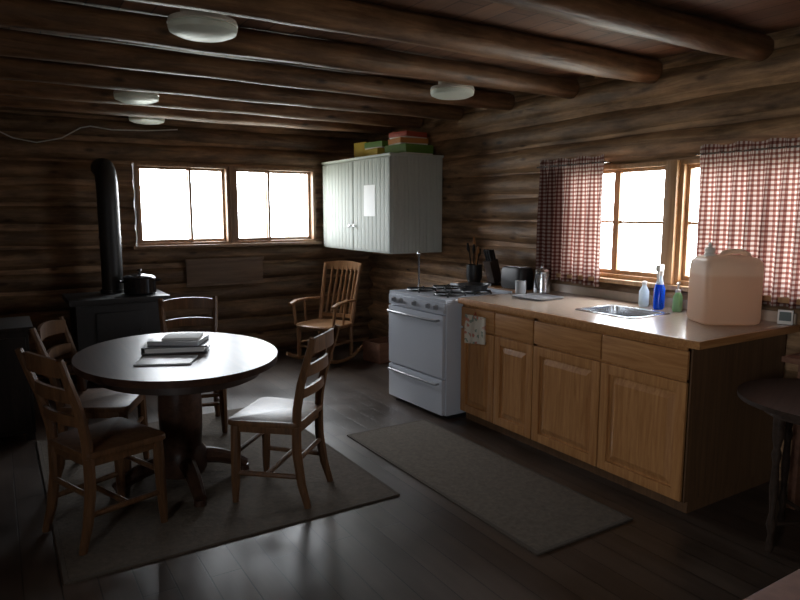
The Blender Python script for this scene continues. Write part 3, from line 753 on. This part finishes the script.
sd = thing('side_table', 'dark round side table with slim turned legs by the counter', 'table', (3.11, 1.37, 0), R(20))
MB().slab(oval(.37, .37), .685, .705, .008).obj('table_top', M['stool'], sd)
MB().slab(oval(.27, .27), .635, .686, .002).obj('apron', M['stool'], sd)
for k in range(4):
    a = math.pi/4+k*math.pi/2; c, s_ = math.cos(a)*.24, math.sin(a)*.24
    MB().lathe([(.012, 0), (.018, .03), (.011, .08), (.022, .13), (.012, .18), (.020, .30), (.014, .42), (.022, .46), (.014, .49), (.024, .54), (.024, .64)], (c, s_, 0), 14).obj('leg', M['stool'], sd)
mb = MB()
for k in range(2):
    a = math.pi/4+k*math.pi/2; mb.tube([(math.cos(a)*.24, math.sin(a)*.24, .13), (-math.cos(a)*.24, -math.sin(a)*.24, .13)], .010, 8)
mb.obj('stretcher', M['stool'], sd)
bn = thing('wooden_bench', 'reddish-brown wooden bench against the log wall', 'bench', (3.55, 1.35, 0), 0)
MB().box((0, -.08, .78), (.30, .95, .03), .005).obj('bench_top', M['crate'], bn)
for y in (-.45, .30): MB().box((0, y, .382), (.26, .04, .764), .004).obj('leg', M['crate'], bn)

nt_ = thing('kitchen_table', 'rectangular table with a reddish cloth', 'table', (1.75, .235, 0))
MB().box((0, 0, .735), (1.5, .88, .03), .006).obj('table_top', M['tablecl'], nt_)
MB().box((0, 0, .68), (1.36, .74, .08)).obj('apron', M['dark'], nt_)
for sx in (-1, 1):
    for sy in (-1, 1): MB().tube([(sx*.64, sy*.33, .66), (sx*.64, sy*.33, 0)], [.035, .022], 8).obj('leg', M['dark'], nt_)

def clight(x, y, label, dz=0):
    r = thing('ceiling_light', label, 'light', (x, y, CZ), 0, 'flush ceiling lights')
    MB().lathe([(.10, 0), (.10, -.09-dz), (.155, -.105-dz), (.16, -.125-dz), (.15, -.13-dz)], seg=36).obj('fixture_base', M['cap'], r)
    MB().lathe([(.148, -.122-dz), (.158, -.138-dz), (.152, -.158-dz), (.12, -.172-dz), (.07, -.18-dz), (.0, -.183-dz)], seg=36).obj('glass_shade', M['glassl'], r)
clight(.90, 3.19, 'round white glass ceiling light between the log beams')
clight(.98, 5.30, 'round white glass ceiling light between the log beams')
clight(2.87, 3.90, 'round white glass ceiling light between the log beams')
clight(1.28, 6.49, 'round white glass ceiling light close to the windows')

cb = MB(); pts = []
ctrl = [(-.25, 2.40), (0, 2.27), (.2, 2.17), (.38, 2.14), (.58, 2.19), (.74, 2.29), (.82, 2.31), (1.0, 2.29), (1.3, 2.30), (1.6, 2.33)]
for i, (x, z) in enumerate(ctrl): pts.append((x, WY-.015, z))
cb.tube(pts, .006, 6)
solid(cb, 'electric_cable', M['cable'], 'thin white cable sagging along the log wall', 'cable')

# ------------------------------------------------------------------ light
wd = bpy.data.worlds.new('World'); sc.world = wd; wd.use_nodes = True
nt = wd.node_tree; bg = nt.nodes['Background']
tc = nt.nodes.new('ShaderNodeTexCoord'); sp_ = nt.nodes.new('ShaderNodeSeparateXYZ'); rp = nt.nodes.new('ShaderNodeValToRGB')
mr = nt.nodes.new('ShaderNodeMapRange'); mr.inputs['From Min'].default_value = -1; mr.inputs['From Max'].default_value = 1
nt.links.new(tc.outputs['Generated'], sp_.inputs[0]); nt.links.new(sp_.outputs[2], mr.inputs['Value']); nt.links.new(mr.outputs[0], rp.inputs[0])
e = rp.color_ramp.elements; e[0].position = .42; e[0].color = (.40, .43, .40, 1); e[1].position = .52; e[1].color = (.90, .95, 1.0, 1)
nt.links.new(rp.outputs[0], bg.inputs[0]); bg.inputs[1].default_value = 27.0

def portal(c, rot, w, h):
    l = bpy.data.lights.new('window_portal', 'AREA'); l.shape = 'RECTANGLE'; l.size = w; l.size_y = h; l.energy = 1
    l.cycles.is_portal = True
    o = bpy.data.objects.new('window_portal', l); COL.objects.link(o); o.location = c; o.rotation_euler = rot
portal((2.12, WY+.23, 1.6), (R(-90), 0, 0), 1.9, .8)
portal((WX+.24, 2.585, 1.46), (0, R(90), 0), .8, 2.07)
portal((LX-.23, -.175, 1.5), (0, R(-90), 0), 1.0, 1.05)  # portal for the added, unseen fill window

sc.view_settings.view_transform = 'Standard'
sc.view_settings.look = 'None'
sc.view_settings.exposure = 0

cam = bpy.data.cameras.new('Camera'); co = bpy.data.objects.new('Camera', cam); COL.objects.link(co)
co.location = (0, 0, 1.53); co.rotation_euler = (R(90-7.7), 0, R(-31.9)); cam.sensor_width = 36; cam.lens = 29.25
cam.clip_start = .05
sc.camera = co
